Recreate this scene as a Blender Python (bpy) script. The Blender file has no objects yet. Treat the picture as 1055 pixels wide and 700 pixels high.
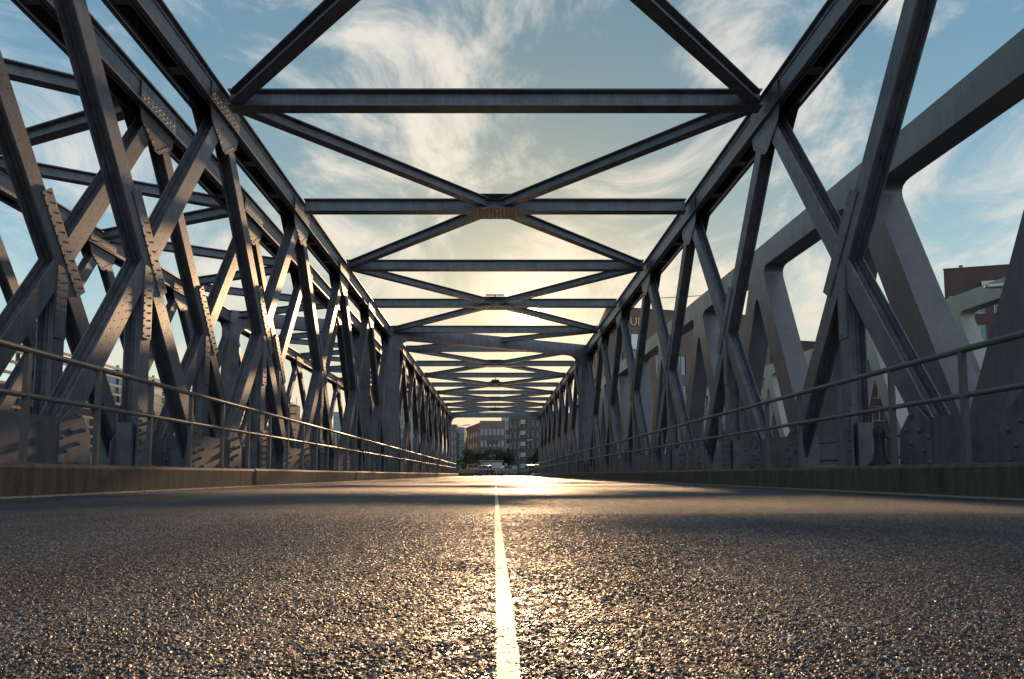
import bpy, bmesh, math, random
from mathutils import Vector, Matrix
random.seed(7)
R = math.radians
C = bpy.context.scene.collection
EYE = 0.18

# ------------------------------------------------------------------ helpers
class MB:
    def __init__(s): s.v = []; s.f = []
    def hexa(s, p):                       # 8 corners: 4 bottom ccw, 4 top
        b = len(s.v); s.v += [tuple(q) for q in p]
        s.f += [(b,b+3,b+2,b+1),(b+4,b+5,b+6,b+7),(b,b+1,b+5,b+4),(b+1,b+2,b+6,b+5),(b+2,b+3,b+7,b+6),(b+3,b,b+4,b+7)]
        return s
    def box(s, x0,x1,y0,y1,z0,z1):
        return s.hexa([(x0,y0,z0),(x1,y0,z0),(x1,y1,z0),(x0,y1,z0),(x0,y0,z1),(x1,y0,z1),(x1,y1,z1),(x0,y1,z1)])
    def obox(s, o, ax, ay, az, a, b, c):   # oriented box, ranges along three axes
        o = Vector(o)
        pts = []
        for k in c:
            for (i,j) in ((a[0],b[0]),(a[1],b[0]),(a[1],b[1]),(a[0],b[1])):
                pts.append(o + ax*i + ay*j + az*k)
        return s.hexa(pts)
    def prism(s, pts, d):                  # polygon of 3D points extruded by d
        b = len(s.v); n = len(pts); d = Vector(d)
        s.v += [tuple(p) for p in pts] + [tuple(Vector(p)+d) for p in pts]
        s.f.append(tuple(range(b, b+n))[::-1]); s.f.append(tuple(range(b+n, b+2*n)))
        for i in range(n):
            j = (i+1) % n
            s.f.append((b+i, b+j, b+n+j, b+n+i))
        return s
    def rivet(s, c, n, r=.014, h=.011, seg=6):
        n = Vector(n); c = Vector(c)
        a = n.orthogonal().normalized(); d = n.cross(a)
        b = len(s.v)
        for (rr, hh) in ((r, -.002), (r*.92, h*.45), (r*.5, h)):
            for i in range(seg):
                t = 2*math.pi*i/seg
                s.v.append(tuple(c + (a*math.cos(t)+d*math.sin(t))*rr + n*hh))
        for k in range(2):
            for i in range(seg):
                j = (i+1) % seg
                s.f.append((b+k*seg+i, b+k*seg+j, b+(k+1)*seg+j, b+(k+1)*seg+i))
        s.f.append(tuple(b+2*seg+i for i in range(seg)))
        return s
    def tube(s, p, q, r, r2=None, seg=10, cap=True):
        p = Vector(p); q = Vector(q); r2 = r if r2 is None else r2
        n = (q-p).normalized(); a = n.orthogonal().normalized(); d = n.cross(a)
        b = len(s.v)
        for (c, rr) in ((p, r), (q, r2)):
            for i in range(seg):
                t = 2*math.pi*i/seg
                s.v.append(tuple(c + (a*math.cos(t)+d*math.sin(t))*rr))
        for i in range(seg):
            j = (i+1) % seg
            s.f.append((b+i, b+j, b+seg+j, b+seg+i))
        if cap:
            s.f.append(tuple(b+i for i in range(seg))[::-1]); s.f.append(tuple(b+seg+i for i in range(seg)))
        return s
    def lathe(s, c, prof, seg=14):
        b = len(s.v); c = Vector(c)
        for (r, z) in prof:
            for i in range(seg):
                t = 2*math.pi*i/seg
                s.v.append((c.x+r*math.cos(t), c.y+r*math.sin(t), c.z+z))
        for k in range(len(prof)-1):
            for i in range(seg):
                j = (i+1) % seg
                s.f.append((b+k*seg+i, b+k*seg+j, b+(k+1)*seg+j, b+(k+1)*seg+i))
        s.f.append(tuple(b+i for i in range(seg))[::-1])
        s.f.append(tuple(b+(len(prof)-1)*seg+i for i in range(seg)))
        return s
    def mesh(s, name, m):
        me = bpy.data.meshes.new(name); me.from_pydata(s.v, [], s.f)
        bm = bmesh.new(); bm.from_mesh(me)
        bmesh.ops.recalc_face_normals(bm, faces=bm.faces)
        bm.to_mesh(me); bm.free()
        me.materials.append(m); me.update()
        return me
    def build(s, name, m, parent=None, loc=None, bevel=0, smooth=False):
        return link(name, s.mesh(name, m), parent, loc, bevel, smooth)

def link(name, me, parent=None, loc=None, bevel=0, smooth=False):
    o = bpy.data.objects.new(name, me); C.objects.link(o)
    if parent: o.parent = parent
    if loc: o.location = loc
    if bevel:
        bv = o.modifiers.new('bevel', 'BEVEL'); bv.width = bevel; bv.segments = 2; bv.limit_method = 'ANGLE'
    if smooth:
        for p in me.polygons: p.use_smooth = True
    return o
def tag(o, label, cat, group=None, kind=None):
    o['label'] = label; o['category'] = cat
    if group: o['group'] = group
    if kind: o['kind'] = kind
    return o
def empty(name, loc, label, cat, group=None, rz=0):
    o = bpy.data.objects.new(name, None); C.objects.link(o)
    o.location = loc; o.rotation_euler = (0,0,rz); o.empty_display_size = .3
    return tag(o, label, cat, group)
def struct(o, label=None, cat=None):
    o['kind'] = 'structure'
    if label: o['label'] = label
    if cat: o['category'] = cat
    return o
def copy_tree(o, parent=None):
    c = o.copy(); C.objects.link(c); c.parent = parent
    for ch in list(o.children): copy_tree(ch, c)
    return c

# ------------------------------------------------------------------ materials
def newmat(name):
    m = bpy.data.materials.new(name); m.use_nodes = True
    nt = m.node_tree; b = nt.nodes['Principled BSDF']
    return m, nt, b
def N(nt, t, **kw):
    n = nt.nodes.new(t)
    for k, v in kw.items():
        if k.startswith('i_'):
            key = k[2:]; key = int(key) if key.isdigit() else key.replace('_', ' ')
            n.inputs[key].default_value = v
        else: setattr(n, k, v)
    return n
def ramp(nt, src, stops):
    r = nt.nodes.new('ShaderNodeValToRGB'); e = r.color_ramp.elements
    while len(e) < len(stops): e.new(.5)
    for i, (p, c) in enumerate(stops):
        e[i].position = p; e[i].color = c if len(c) == 4 else (*c, 1)
    nt.links.new(src, r.inputs['Fac']); return r
def simple(name, col, rough=.6, metal=0, var=.15, scale=3, bump=0, bscale=60, spec=.5, rust=None, streak=0):
    m, nt, b = newmat(name); L = nt.links.new
    tc = N(nt, 'ShaderNodeTexCoord')
    n = N(nt, 'ShaderNodeTexNoise', i_Scale=scale, i_Detail=7, i_Roughness=.65)
    L(tc.outputs['Object'], n.inputs['Vector'])
    lo = tuple(c*(1-var) for c in col); hi = tuple(min(1, c*(1+var)) for c in col)
    r = ramp(nt, n.outputs['Fac'], [(.32, lo), (.68, hi)])
    out = r.outputs['Color']
    if rust:
        n2 = N(nt, 'ShaderNodeTexNoise', i_Scale=7, i_Detail=9, i_Roughness=.75)
        L(tc.outputs['Object'], n2.inputs['Vector'])
        r2 = ramp(nt, n2.outputs['Fac'], [(.57, (0,0,0)), (.68, (1,1,1))])
        mx = N(nt, 'ShaderNodeMix', data_type='RGBA'); mx.inputs['B'].default_value = (*rust, 1)
        ml = N(nt, 'ShaderNodeMath', operation='MULTIPLY', i_1=.7)
        L(r2.outputs['Color'], ml.inputs[0]); L(ml.outputs[0], mx.inputs['Factor'])
        L(out, mx.inputs['A']); out = mx.outputs['Result']
    if streak:
        ms = N(nt, 'ShaderNodeMapping'); ms.inputs['Scale'].default_value = (9, 9, .55); L(tc.outputs['Object'], ms.inputs['Vector'])
        n5 = N(nt, 'ShaderNodeTexNoise', i_Scale=1.6, i_Detail=8, i_Roughness=.7); L(ms.outputs[0], n5.inputs['Vector'])
        r5 = ramp(nt, n5.outputs['Fac'], [(.40, (1-streak, 1-streak*1.1, 1-streak*1.2)), (.60, (1.08, 1.08, 1.08))])
        m5 = N(nt, 'ShaderNodeMix', data_type='RGBA', blend_type='MULTIPLY'); m5.inputs['Factor'].default_value = 1
        L(out, m5.inputs['A']); L(r5.outputs[0], m5.inputs['B']); out = m5.outputs['Result']
    L(out, b.inputs['Base Color'])
    b.inputs['Metallic'].default_value = metal
    b.inputs['Specular IOR Level'].default_value = spec
    rr = N(nt, 'ShaderNodeMapRange'); rr.inputs['To Min'].default_value = max(0, rough-.1); rr.inputs['To Max'].default_value = min(1, rough+.12)
    n3 = N(nt, 'ShaderNodeTexNoise', i_Scale=scale*2.7, i_Detail=6)
    L(tc.outputs['Object'], n3.inputs['Vector']); L(n3.outputs['Fac'], rr.inputs['Value']); L(rr.outputs[0], b.inputs['Roughness'])
    if bump:
        bp = N(nt, 'ShaderNodeBump', i_Strength=1.0, i_Distance=bump)
        n4 = N(nt, 'ShaderNodeTexNoise', i_Scale=bscale, i_Detail=5)
        L(tc.outputs['Object'], n4.inputs['Vector']); L(n4.outputs['Fac'], bp.inputs['Height']); L(bp.outputs[0], b.inputs['Normal'])
    return m

STEEL = simple('painted_steel', (.138,.140,.166), .45, 0, .32, 3.1, .0007, 38, .62, rust=(.085,.062,.052), streak=.20)
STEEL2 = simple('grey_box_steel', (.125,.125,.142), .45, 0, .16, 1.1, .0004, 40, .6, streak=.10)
RAIL = simple('rail_paint', (.12,.115,.12), .5, .0, .2, 9, .0004, 60, .7, rust=(.10,.06,.04))
BLACK = simple('black_iron', (.03,.03,.032), .5, 0, .2, 6)
DARK = simple('dark_deck', (.045,.043,.042), .8, 0, .3, 2)
GLASS, _nt, _b = newmat('window_glass'); _b.inputs['Base Color'].default_value = (.05,.08,.10,1); _b.inputs['Roughness'].default_value = .06; _b.inputs['Metallic'].default_value = .55; _b.inputs['Specular IOR Level'].default_value = 1
WHITE = simple('white_paint', (.75,.74,.70), .5, 0, .06, 3)
FRAME = simple('window_frame_paint', (.10,.095,.09), .5)
LFRAME = simple('pale_frame_paint', (.55,.52,.47), .5)
CONC = simple('pale_concrete', (.38,.36,.33), .8, 0, .12, .6, .002, 12)
ROOFM = simple('roof_felt', (.07,.07,.07), .85)

def brick(name, c1, c2, mortar):
    m, nt, b = newmat(name); L = nt.links.new
    tc = N(nt, 'ShaderNodeTexCoord'); sx = N(nt, 'ShaderNodeSeparateXYZ'); cx = N(nt, 'ShaderNodeCombineXYZ')
    L(tc.outputs['Object'], sx.inputs[0]); ad = N(nt, 'ShaderNodeMath', operation='ADD')
    L(sx.outputs[0], ad.inputs[0]); L(sx.outputs[1], ad.inputs[1]); L(ad.outputs[0], cx.inputs[0]); L(sx.outputs[2], cx.inputs[1])
    br = N(nt, 'ShaderNodeTexBrick', i_Scale=1.0, i_Mortar_Size=.012, i_Brick_Width=.25, i_Row_Height=.083)
    br.inputs['Color1'].default_value = (*c1, 1); br.inputs['Color2'].default_value = (*c2, 1); br.inputs['Mortar'].default_value = (*mortar, 1)
    L(cx.outputs[0], br.inputs['Vector'])
    n = N(nt, 'ShaderNodeTexNoise', i_Scale=.5, i_Detail=8); L(tc.outputs['Object'], n.inputs['Vector'])
    r = ramp(nt, n.outputs['Fac'], [(.3, (.7,.7,.7)), (.7, (1.15,1.1,1.1))])
    mx = N(nt, 'ShaderNodeMix', data_type='RGBA', blend_type='MULTIPLY'); mx.inputs['Factor'].default_value = 1
    L(br.outputs['Color'], mx.inputs['A']); L(r.outputs[0], mx.inputs['B']); L(mx.outputs['Result'], b.inputs['Base Color'])
    b.inputs['Roughness'].default_value = .85
    return m
BR_RED = brick('red_brick', (.42,.15,.10), (.34,.12,.085), (.18,.15,.13))
BR_BROWN = brick('brown_brick', (.20,.12,.10), (.16,.095,.08), (.16,.14,.13))
BR_DARK = brick('dark_red_brick', (.115,.048,.045), (.08,.038,.038), (.09,.07,.07))
BR_GREY = brick('grey_brown_brick', (.27,.215,.19), (.22,.18,.16), (.20,.18,.17))

# asphalt: stones, dark binder, wheel polish
def asphalt():
    m, nt, b = newmat('asphalt'); L = nt.links.new
    tc = N(nt, 'ShaderNodeTexCoord'); P = tc.outputs['Object']
    vo = N(nt, 'ShaderNodeTexVoronoi', i_Scale=190, i_Randomness=1.0); L(P, vo.inputs['Vector'])
    vo2 = N(nt, 'ShaderNodeTexVoronoi', i_Scale=400, i_Randomness=1.0); L(P, vo2.inputs['Vector'])
    no = N(nt, 'ShaderNodeTexNoise', i_Scale=330, i_Detail=4, i_Roughness=.6); L(P, no.inputs['Vector'])
    nl = N(nt, 'ShaderNodeTexNoise', i_Scale=1.3, i_Detail=6, i_Roughness=.6); L(P, nl.inputs['Vector'])
    wn = N(nt, 'ShaderNodeSeparateColor'); L(vo.outputs['Color'], wn.inputs[0])
    col = ramp(nt, wn.outputs[0], [(.0, (.022,.025,.032)), (.55, (.046,.050,.060)), (.85, (.10,.106,.12)), (1, (.30,.31,.33))])
    mx = N(nt, 'ShaderNodeMix', data_type='RGBA', blend_type='MULTIPLY'); mx.inputs['Factor'].default_value = 1
    rl = ramp(nt, nl.outputs['Fac'], [(.3, (.75,.75,.75)), (.7, (1.2,1.2,1.2))])
    mps = N(nt, 'ShaderNodeMapping'); mps.inputs['Scale'].default_value = (2.2, .07, 1); L(P, mps.inputs['Vector'])
    ns = N(nt, 'ShaderNodeTexNoise', i_Scale=1.0, i_Detail=5); L(mps.outputs[0], ns.inputs['Vector'])
    rs = ramp(nt, ns.outputs['Fac'], [(.36, (.62,.62,.64)), (.62, (1.25,1.22,1.18))])
    mxs = N(nt, 'ShaderNodeMix', data_type='RGBA', blend_type='MULTIPLY'); mxs.inputs['Factor'].default_value = 1
    L(rl.outputs[0], mxs.inputs['A']); L(rs.outputs[0], mxs.inputs['B'])
    L(col.outputs[0], mx.inputs['A']); L(mxs.outputs['Result'], mx.inputs['B']); L(mx.outputs['Result'], b.inputs['Base Color'])
    rg = N(nt, 'ShaderNodeMapRange'); rg.inputs['To Min'].default_value = .38; rg.inputs['To Max'].default_value = .85
    L(wn.outputs[1], rg.inputs['Value'])
    # bitumen film along the joint near the centre line
    sp = N(nt, 'ShaderNodeSeparateXYZ'); L(P, sp.inputs[0])
    def mr(src, a0, a1, b0, b1):
        q = N(nt, 'ShaderNodeMapRange', interpolation_type='SMOOTHSTEP'); q.inputs['From Min'].default_value = a0; q.inputs['From Max'].default_value = a1
        q.inputs['To Min'].default_value = b0; q.inputs['To Max'].default_value = b1; L(src, q.inputs['Value']); return q.outputs[0]
    ab = N(nt, 'ShaderNodeMath', operation='SUBTRACT', i_1=.035); L(sp.outputs[0], ab.inputs[0])
    ab2 = N(nt, 'ShaderNodeMath', operation='ABSOLUTE'); L(ab.outputs[0], ab2.inputs[0])
    mA = mr(ab2.outputs[0], .05, .16, 1, 0); mB = mr(sp.outputs[1], .8, 1.6, 1, .25)
    nb_ = N(nt, 'ShaderNodeTexNoise', i_Scale=26, i_Detail=5, i_Roughness=.7); L(P, nb_.inputs['Vector']); mC = mr(nb_.outputs['Fac'], .44, .56, 0, 1)
    m1 = N(nt, 'ShaderNodeMath', operation='MULTIPLY'); L(mA, m1.inputs[0]); L(mB, m1.inputs[1])
    m2 = N(nt, 'ShaderNodeMath', operation='MULTIPLY'); L(m1.outputs[0], m2.inputs[0]); L(mC, m2.inputs[1])
    rm = N(nt, 'ShaderNodeMix', data_type='FLOAT'); rm.inputs['B'].default_value = .24; L(m2.outputs[0], rm.inputs['Factor']); L(rg.outputs[0], rm.inputs['A'])
    L(rm.outputs[0], b.inputs['Roughness'])
    b.inputs['Specular IOR Level'].default_value = .43
    h1 = N(nt, 'ShaderNodeMath', operation='MULTIPLY', i_1=-1.0); L(vo.outputs['Distance'], h1.inputs[0])
    h2 = N(nt, 'ShaderNodeMath', operation='MULTIPLY', i_1=-.45); L(vo2.outputs['Distance'], h2.inputs[0])
    h3 = N(nt, 'ShaderNodeMath', operation='MULTIPLY', i_1=.5); L(no.outputs['Fac'], h3.inputs[0])
    h4 = N(nt, 'ShaderNodeMath', operation='MULTIPLY', i_1=.6); L(wn.outputs[2], h4.inputs[0])
    a1 = N(nt, 'ShaderNodeMath', operation='ADD'); L(h1.outputs[0], a1.inputs[0]); L(h2.outputs[0], a1.inputs[1])
    a2 = N(nt, 'ShaderNodeMath', operation='ADD'); L(a1.outputs[0], a2.inputs[0]); L(h3.outputs[0], a2.inputs[1])
    a3 = N(nt, 'ShaderNodeMath', operation='ADD'); L(a2.outputs[0], a3.inputs[0]); L(h4.outputs[0], a3.inputs[1])
    bp = N(nt, 'ShaderNodeBump', i_Strength=1.0, i_Distance=.0035); L(a3.outputs[0], bp.inputs['Height'])
    L(bp.outputs[0], b.inputs['Normal'])
    return m
ASPH = asphalt()

def kerbmat():
    m, nt, b = newmat('weathered_kerb'); L = nt.links.new
    tc = N(nt, 'ShaderNodeTexCoord')
    mp = N(nt, 'ShaderNodeMapping'); mp.inputs['Scale'].default_value = (1, 3.5, .7); L(tc.outputs['Object'], mp.inputs['Vector'])
    n = N(nt, 'ShaderNodeTexNoise', i_Scale=2.2, i_Detail=9, i_Roughness=.7); L(mp.outputs[0], n.inputs['Vector'])
    r = ramp(nt, n.outputs['Fac'], [(.3, (.07,.05,.036)), (.55, (.18,.13,.09)), (.78, (.32,.245,.175))])
    n2 = N(nt, 'ShaderNodeTexNoise', i_Scale=60, i_Detail=4); L(tc.outputs['Object'], n2.inputs['Vector'])
    mx = N(nt, 'ShaderNodeMix', data_type='RGBA', blend_type='MULTIPLY'); mx.inputs['Factor'].default_value = .5
    L(r.outputs[0], mx.inputs['A']); L(n2.outputs['Fac'], mx.inputs['B']); L(mx.outputs['Result'], b.inputs['Base Color'])
    b.inputs['Roughness'].default_value = .75
    bp = N(nt, 'ShaderNodeBump', i_Strength=.6, i_Distance=.004); L(n.outputs['Fac'], bp.inputs['Height']); L(bp.outputs[0], b.inputs['Normal'])
    return m
KERB = kerbmat()

def linemat():
    m, nt, b = newmat('worn_white_line_paint'); L = nt.links.new
    tc = N(nt, 'ShaderNodeTexCoord')
    n = N(nt, 'ShaderNodeTexNoise', i_Scale=230, i_Detail=5, i_Roughness=.7); L(tc.outputs['Object'], n.inputs['Vector'])
    r = ramp(nt, n.outputs['Fac'], [(.36, (.09,.08,.07)), (.46, (.60,.56,.48)), (.8, (.80,.77,.69))])
    L(r.outputs[0], b.inputs['Base Color']); b.inputs['Roughness'].default_value = .55; b.inputs['Specular IOR Level'].default_value = .4
    bp = N(nt, 'ShaderNodeBump', i_Strength=.5, i_Distance=.0018); L(n.outputs['Fac'], bp.inputs['Height']); L(bp.outputs[0], b.inputs['Normal'])
    return m
LINE = linemat()

# ------------------------------------------------------------------ camera
cam = bpy.data.cameras.new('camera'); co = bpy.data.objects.new('camera', cam); C.objects.link(co)
TILT = R(4.4)
co.location = (0, 0, EYE); co.rotation_euler = (R(90)+TILT, 0, 0)
cam.sensor_width = 36; cam.lens = 24.0; cam.shift_x = .0166; cam.shift_y = .0806
cam.clip_start = .02; cam.clip_end = 4000
bpy.context.scene.camera = co
def PX(px, py, Y):                         # helper for far background only: rough real-world spot for a thing seen at that bearing
    return Vector(((px-510)/703*Y, Y, (489.2-py)/703*Y + EYE))

# ------------------------------------------------------------------ sun + sky
SAZ, SEL = R(2.9), R(13.35)
sd = Vector((math.sin(SAZ)*math.cos(SEL), math.cos(SAZ)*math.cos(SEL), math.sin(SEL)))
sl = bpy.data.lights.new('sun', 'SUN'); so = bpy.data.objects.new('sun', sl); C.objects.link(so)
sl.energy = 5.0; sl.angle = R(1.2); sl.color = (1, .63, .34)
so.rotation_euler = (-sd).to_track_quat('-Z', 'Y').to_euler(); so.location = (0, 0, 30)

w = bpy.data.worlds.new('World'); bpy.context.scene.world = w; w.use_nodes = True
nt = w.node_tree; L = nt.links.new
bg = nt.nodes['Background']
sky = N(nt, 'ShaderNodeTexSky', sky_type='NISHITA', sun_disc=False)
sky.sun_elevation = SEL; sky.sun_rotation = SAZ; sky.air_density = 1.0; sky.dust_density = .5; sky.ozone_density = 1.6
tc = N(nt, 'ShaderNodeTexCoord'); D = tc.outputs['Generated']
sx = N(nt, 'ShaderNodeSeparateXYZ'); L(D, sx.inputs[0])
def M(op, a, b=None, c=None, clamp=False):
    n = N(nt, 'ShaderNodeMath', operation=op, use_clamp=clamp)
    for i, q in enumerate((a, b, c)):
        if q is None: continue
        if isinstance(q, (int, float)): n.inputs[i].default_value = q
        else: L(q, n.inputs[i])
    return n.outputs[0]
def mix(f, a, b, mode='MIX'):
    n = N(nt, 'ShaderNodeMix', data_type='RGBA', blend_type=mode)
    for k, q in (('Factor', f), ('A', a), ('B', b)):
        if isinstance(q, (int, float)): n.inputs[k].default_value = q
        elif isinstance(q, tuple): n.inputs[k].default_value = (*q, 1)
        else: L(q, n.inputs[k])
    return n.outputs['Result']
dot = N(nt, 'ShaderNodeVectorMath', operation='DOT_PRODUCT'); L(D, dot.inputs[0]); dot.inputs[1].default_value = sd
cosg = M('MAXIMUM', dot.outputs['Value'], 0.0)
z = M('MAXIMUM', sx.outputs[2], 0.0)
den = M('ADD', z, .42)
cx = N(nt, 'ShaderNodeCombineXYZ')
L(M('DIVIDE', sx.outputs[0], den), cx.inputs[0]); L(M('DIVIDE', sx.outputs[1], den), cx.inputs[1]); L(M('MULTIPLY', z, 1.3), cx.inputs[2])
mp = N(nt, 'ShaderNodeMapping'); mp.inputs['Scale'].default_value = (1.5, 1.1, 1.2); mp.inputs['Rotation'].default_value = (0, 0, R(10)); mp.inputs['Location'].default_value = (15.8595, 1.88247, 1.517)
L(cx.outputs[0], mp.inputs['Vector'])
n1 = N(nt, 'ShaderNodeTexNoise', i_Scale=2.3, i_Detail=11, i_Roughness=.63, i_Distortion=.85); L(mp.outputs[0], n1.inputs['Vector'])
n2 = N(nt, 'ShaderNodeTexNoise', i_Scale=1.1, i_Detail=4, i_Roughness=.5, i_Distortion=.5); L(mp.outputs[0], n2.inputs['Vector'])
cl = M('ADD', M('MULTIPLY', n1.outputs['Fac'], .60), M('MULTIPLY', n2.outputs['Fac'], .40))
g6 = M('POWER', cosg, 7.0)
cl = M('ADD', cl, M('ADD', M('MULTIPLY', M('POWER', cosg, 12.0), .055), M('MULTIPLY', sx.outputs[0], .04)))
cl = M('SUBTRACT', cl, .004)
cmask = N(nt, 'ShaderNodeMapRange', interpolation_type='SMOOTHSTEP'); L(cl, cmask.inputs['Value'])
cmask.inputs['From Min'].default_value = .465; cmask.inputs['From Max'].default_value = .60
g2 = M('POWER', cosg, 2.2)
att = M('SUBTRACT', 1.0, M('MULTIPLY', g6, .64))           # keeps the aureole from washing the whole sky out
attc = N(nt, 'ShaderNodeCombineXYZ'); [L(att, attc.inputs[k]) for k in range(3)]
wt = mix(M('POWER', cosg, 14.0), (1.0, 1.0, 1.0), (1.12, .90, .80))
skyc = mix(1.0, mix(1.0, mix(1.0, sky.outputs[0], (.74, .99, .92), 'MULTIPLY'), wt, 'MULTIPLY'), attc.outputs[0], 'MULTIPLY')
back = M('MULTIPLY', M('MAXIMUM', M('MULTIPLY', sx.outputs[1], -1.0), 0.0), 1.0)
hor = M('MULTIPLY', M('POWER', M('SUBTRACT', 1.0, z), 6.0), M('POWER', cosg, 1.6))
ccol = mix(g6, (4.9, 5.0, 4.85), (7.0, 6.1, 4.9))
ccol = mix(back, ccol, (16.0, 16.8, 19.0))                    # unseen clouds behind the viewer, brightened to fill the steel facing the camera
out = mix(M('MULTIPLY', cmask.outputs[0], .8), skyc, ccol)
out = mix(M('MULTIPLY', hor, .85), out, (5.9, 3.55, 1.85))   # warm low band of the evening sky
glow = M('ADD', M('MULTIPLY', M('POWER', cosg, 40.0), .35), M('MULTIPLY', M('POWER', cosg, 500.0), 3.5))
disc = M('ADD', M('MULTIPLY', M('GREATER_THAN', cosg, math.cos(R(.85))), 80.0), M('MULTIPLY', M('POWER', cosg, 3500.0), 6.0))
gl = mix(1.0, (1, .66, .33), M('ADD', glow, disc), 'MULTIPLY')
n = N(nt, 'ShaderNodeMix', data_type='RGBA', blend_type='ADD'); n.inputs['Factor'].default_value = 1
L(out, n.inputs['A']); L(gl, n.inputs['B'])
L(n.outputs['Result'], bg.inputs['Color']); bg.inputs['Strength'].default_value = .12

# ------------------------------------------------------------------ ground, water, road
mw, ntw, bw = newmat('canal_water'); bw.inputs['Base Color'].default_value = (.02,.03,.03,1); bw.inputs['Roughness'].default_value = .12
nn = N(ntw, 'ShaderNodeTexNoise', i_Scale=1.2, i_Detail=5); tcw = N(ntw, 'ShaderNodeTexCoord'); bpw = N(ntw, 'ShaderNodeBump', i_Strength=.4, i_Distance=.1)
ntw.links.new(tcw.outputs['Object'], nn.inputs['Vector']); ntw.links.new(nn.outputs['Fac'], bpw.inputs['Height']); ntw.links.new(bpw.outputs[0], bw.inputs['Normal'])
struct(MB().box(-400,400,-30.5,68.5,-5.2,-5).build('water', mw), 'dark canal water under the bridges', 'water')
LAND = simple('paved_land', (.14,.125,.11), .85, 0, .2, .15)
struct(MB().box(-1500,1500,68,3000,-6,-.05).build('ground', LAND), 'paved ground beyond the far end of the bridge', 'ground')
struct(MB().box(-400,400,-300,-30,-6,-.05).build('quay_behind', LAND), 'paved quay behind the near end of the bridge', 'ground')
# road surface: a flat sheet on a deck slab, running on past the bridge
rd = MB()
rd.box(-3.62,3.62,-32,67.6,-.12,0)
struct(rd.build('road', ASPH), 'coarse dark asphalt carriageway of the bridge', 'road')
struct(MB().box(-7.5,16,67.6,230,-.1,0).build('street', ASPH), 'asphalt street beyond the bridge glowing in the low sun', 'street')
import numpy as np
def worley(X, Y, sc, seed):
    gx = X*sc; gy = Y*sc; ix = np.floor(gx).astype(np.int64); iy = np.floor(gy).astype(np.int64)
    def hsh(a, b, k):
        h = (a*374761393 + b*668265263 + k*2147483647 + seed*974634777) & 0xffffffff
        h = ((h ^ (h >> 13))*1274126177) & 0xffffffff; h = h ^ (h >> 16); return (h & 0xffffff)/float(0x1000000)
    d1 = np.full(X.shape, 9.); d2 = np.full(X.shape, 9.); idv = np.zeros(X.shape)
    for di in (-1, 0, 1):
        for dj in (-1, 0, 1):
            a = ix+di; b = iy+dj
            d = np.hypot(a+hsh(a, b, 1)-gx, b+hsh(a, b, 2)-gy); v = hsh(a, b, 3)
            c = d < d1; d2 = np.where(c, d1, np.minimum(d2, d)); idv = np.where(c, v, idv); d1 = np.where(c, d, d1)
    return d1, d2, idv
def stone_height(X, Y):
    d1, d2, v = worley(X, Y, 185., 5); e1, e2, u = worley(X+.013, Y, 390., 9)
    st = np.clip((d2-d1)*2.6, 0, 1); st = st*st*(3-2*st)
    h = st*(.35+.65*v)*.0028 + np.clip((e2-e1)*2.2, 0, 1)*(.3+.7*u)*.0006
    f1, f2, q = worley(X, Y, 7., 3); h *= .75+.35*q
    return h
nr, ncol = 820, 860
Yr = np.concatenate([[.34], .34 + np.cumsum(np.geomspace(.0016, .0062, nr-1))]); t = np.linspace(-1, 1, ncol)
GX = np.minimum(.92*Yr + .12, 3.55)[:, None]*t[None, :]; GY = np.repeat(Yr[:, None], ncol, 1)
GZ = .0012 + stone_height(GX, GY)
co_ = np.stack([GX, GY, GZ], -1).reshape(-1, 3).astype(np.float32)
ii = np.arange(nr*ncol, dtype=np.int32).reshape(nr, ncol)
quad = np.stack([ii[:-1, :-1], ii[:-1, 1:], ii[1:, 1:], ii[1:, :-1]], -1).reshape(-1, 4)
me = bpy.data.meshes.new('road_surface'); me.vertices.add(len(co_)); me.vertices.foreach_set('co', co_.ravel())
me.loops.add(quad.size); me.loops.foreach_set('vertex_index', quad.ravel()); me.polygons.add(len(quad))
me.polygons.foreach_set('loop_start', np.arange(0, quad.size, 4, dtype=np.int32)); me.update(calc_edges=True); me.validate()
me.polygons.foreach_set('use_smooth', np.ones(len(quad), dtype=bool))
me.materials.append(ASPH)
struct(link('road_surface', me), 'coarse stony asphalt wearing course right in front of the viewer', 'road')
rng = random.Random(3)
def linepts():
    Y = -5.0; out = []
    while Y < 66:
        out.append(Y); Y += .004 if .2 < Y < 1.6 else (.02 if Y < 5 and Y > 0 else .3)
    return out
ys = linepts(); b = []
me_v = []; me_f = []
def lx(Y): return .011 + .0012*math.sin(Y*1.7)
for i, Y in enumerate(ys):
    wl = .0118 + rng.uniform(-.0022, .0010); wr = .0118 + rng.uniform(-.0022, .0010)
    me_v += [(lx(Y)-wl, Y, .0034), (lx(Y)+wr, Y, .0034)]
    if i: k = 2*i; me_f.append((k-2, k-1, k+1, k))
me = bpy.data.meshes.new('lane_line'); me.from_pydata(me_v, [], me_f); me.materials.append(LINE)
struct(link('road_marking', me), 'thin white centre line running straight down the asphalt', 'road marking')
# deck under trusses and neighbouring bridges
struct(MB().box(-4.9,-3.98,-32,67.6,-.5,-.05).box(3.98,4.9,-32,67.6,-.5,-.05).box(-4.9,4.9,-32,67.6,-.9,-.52).build('bridge_deck', DARK), 'dark deck edge under the trusses', 'deck')

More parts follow.
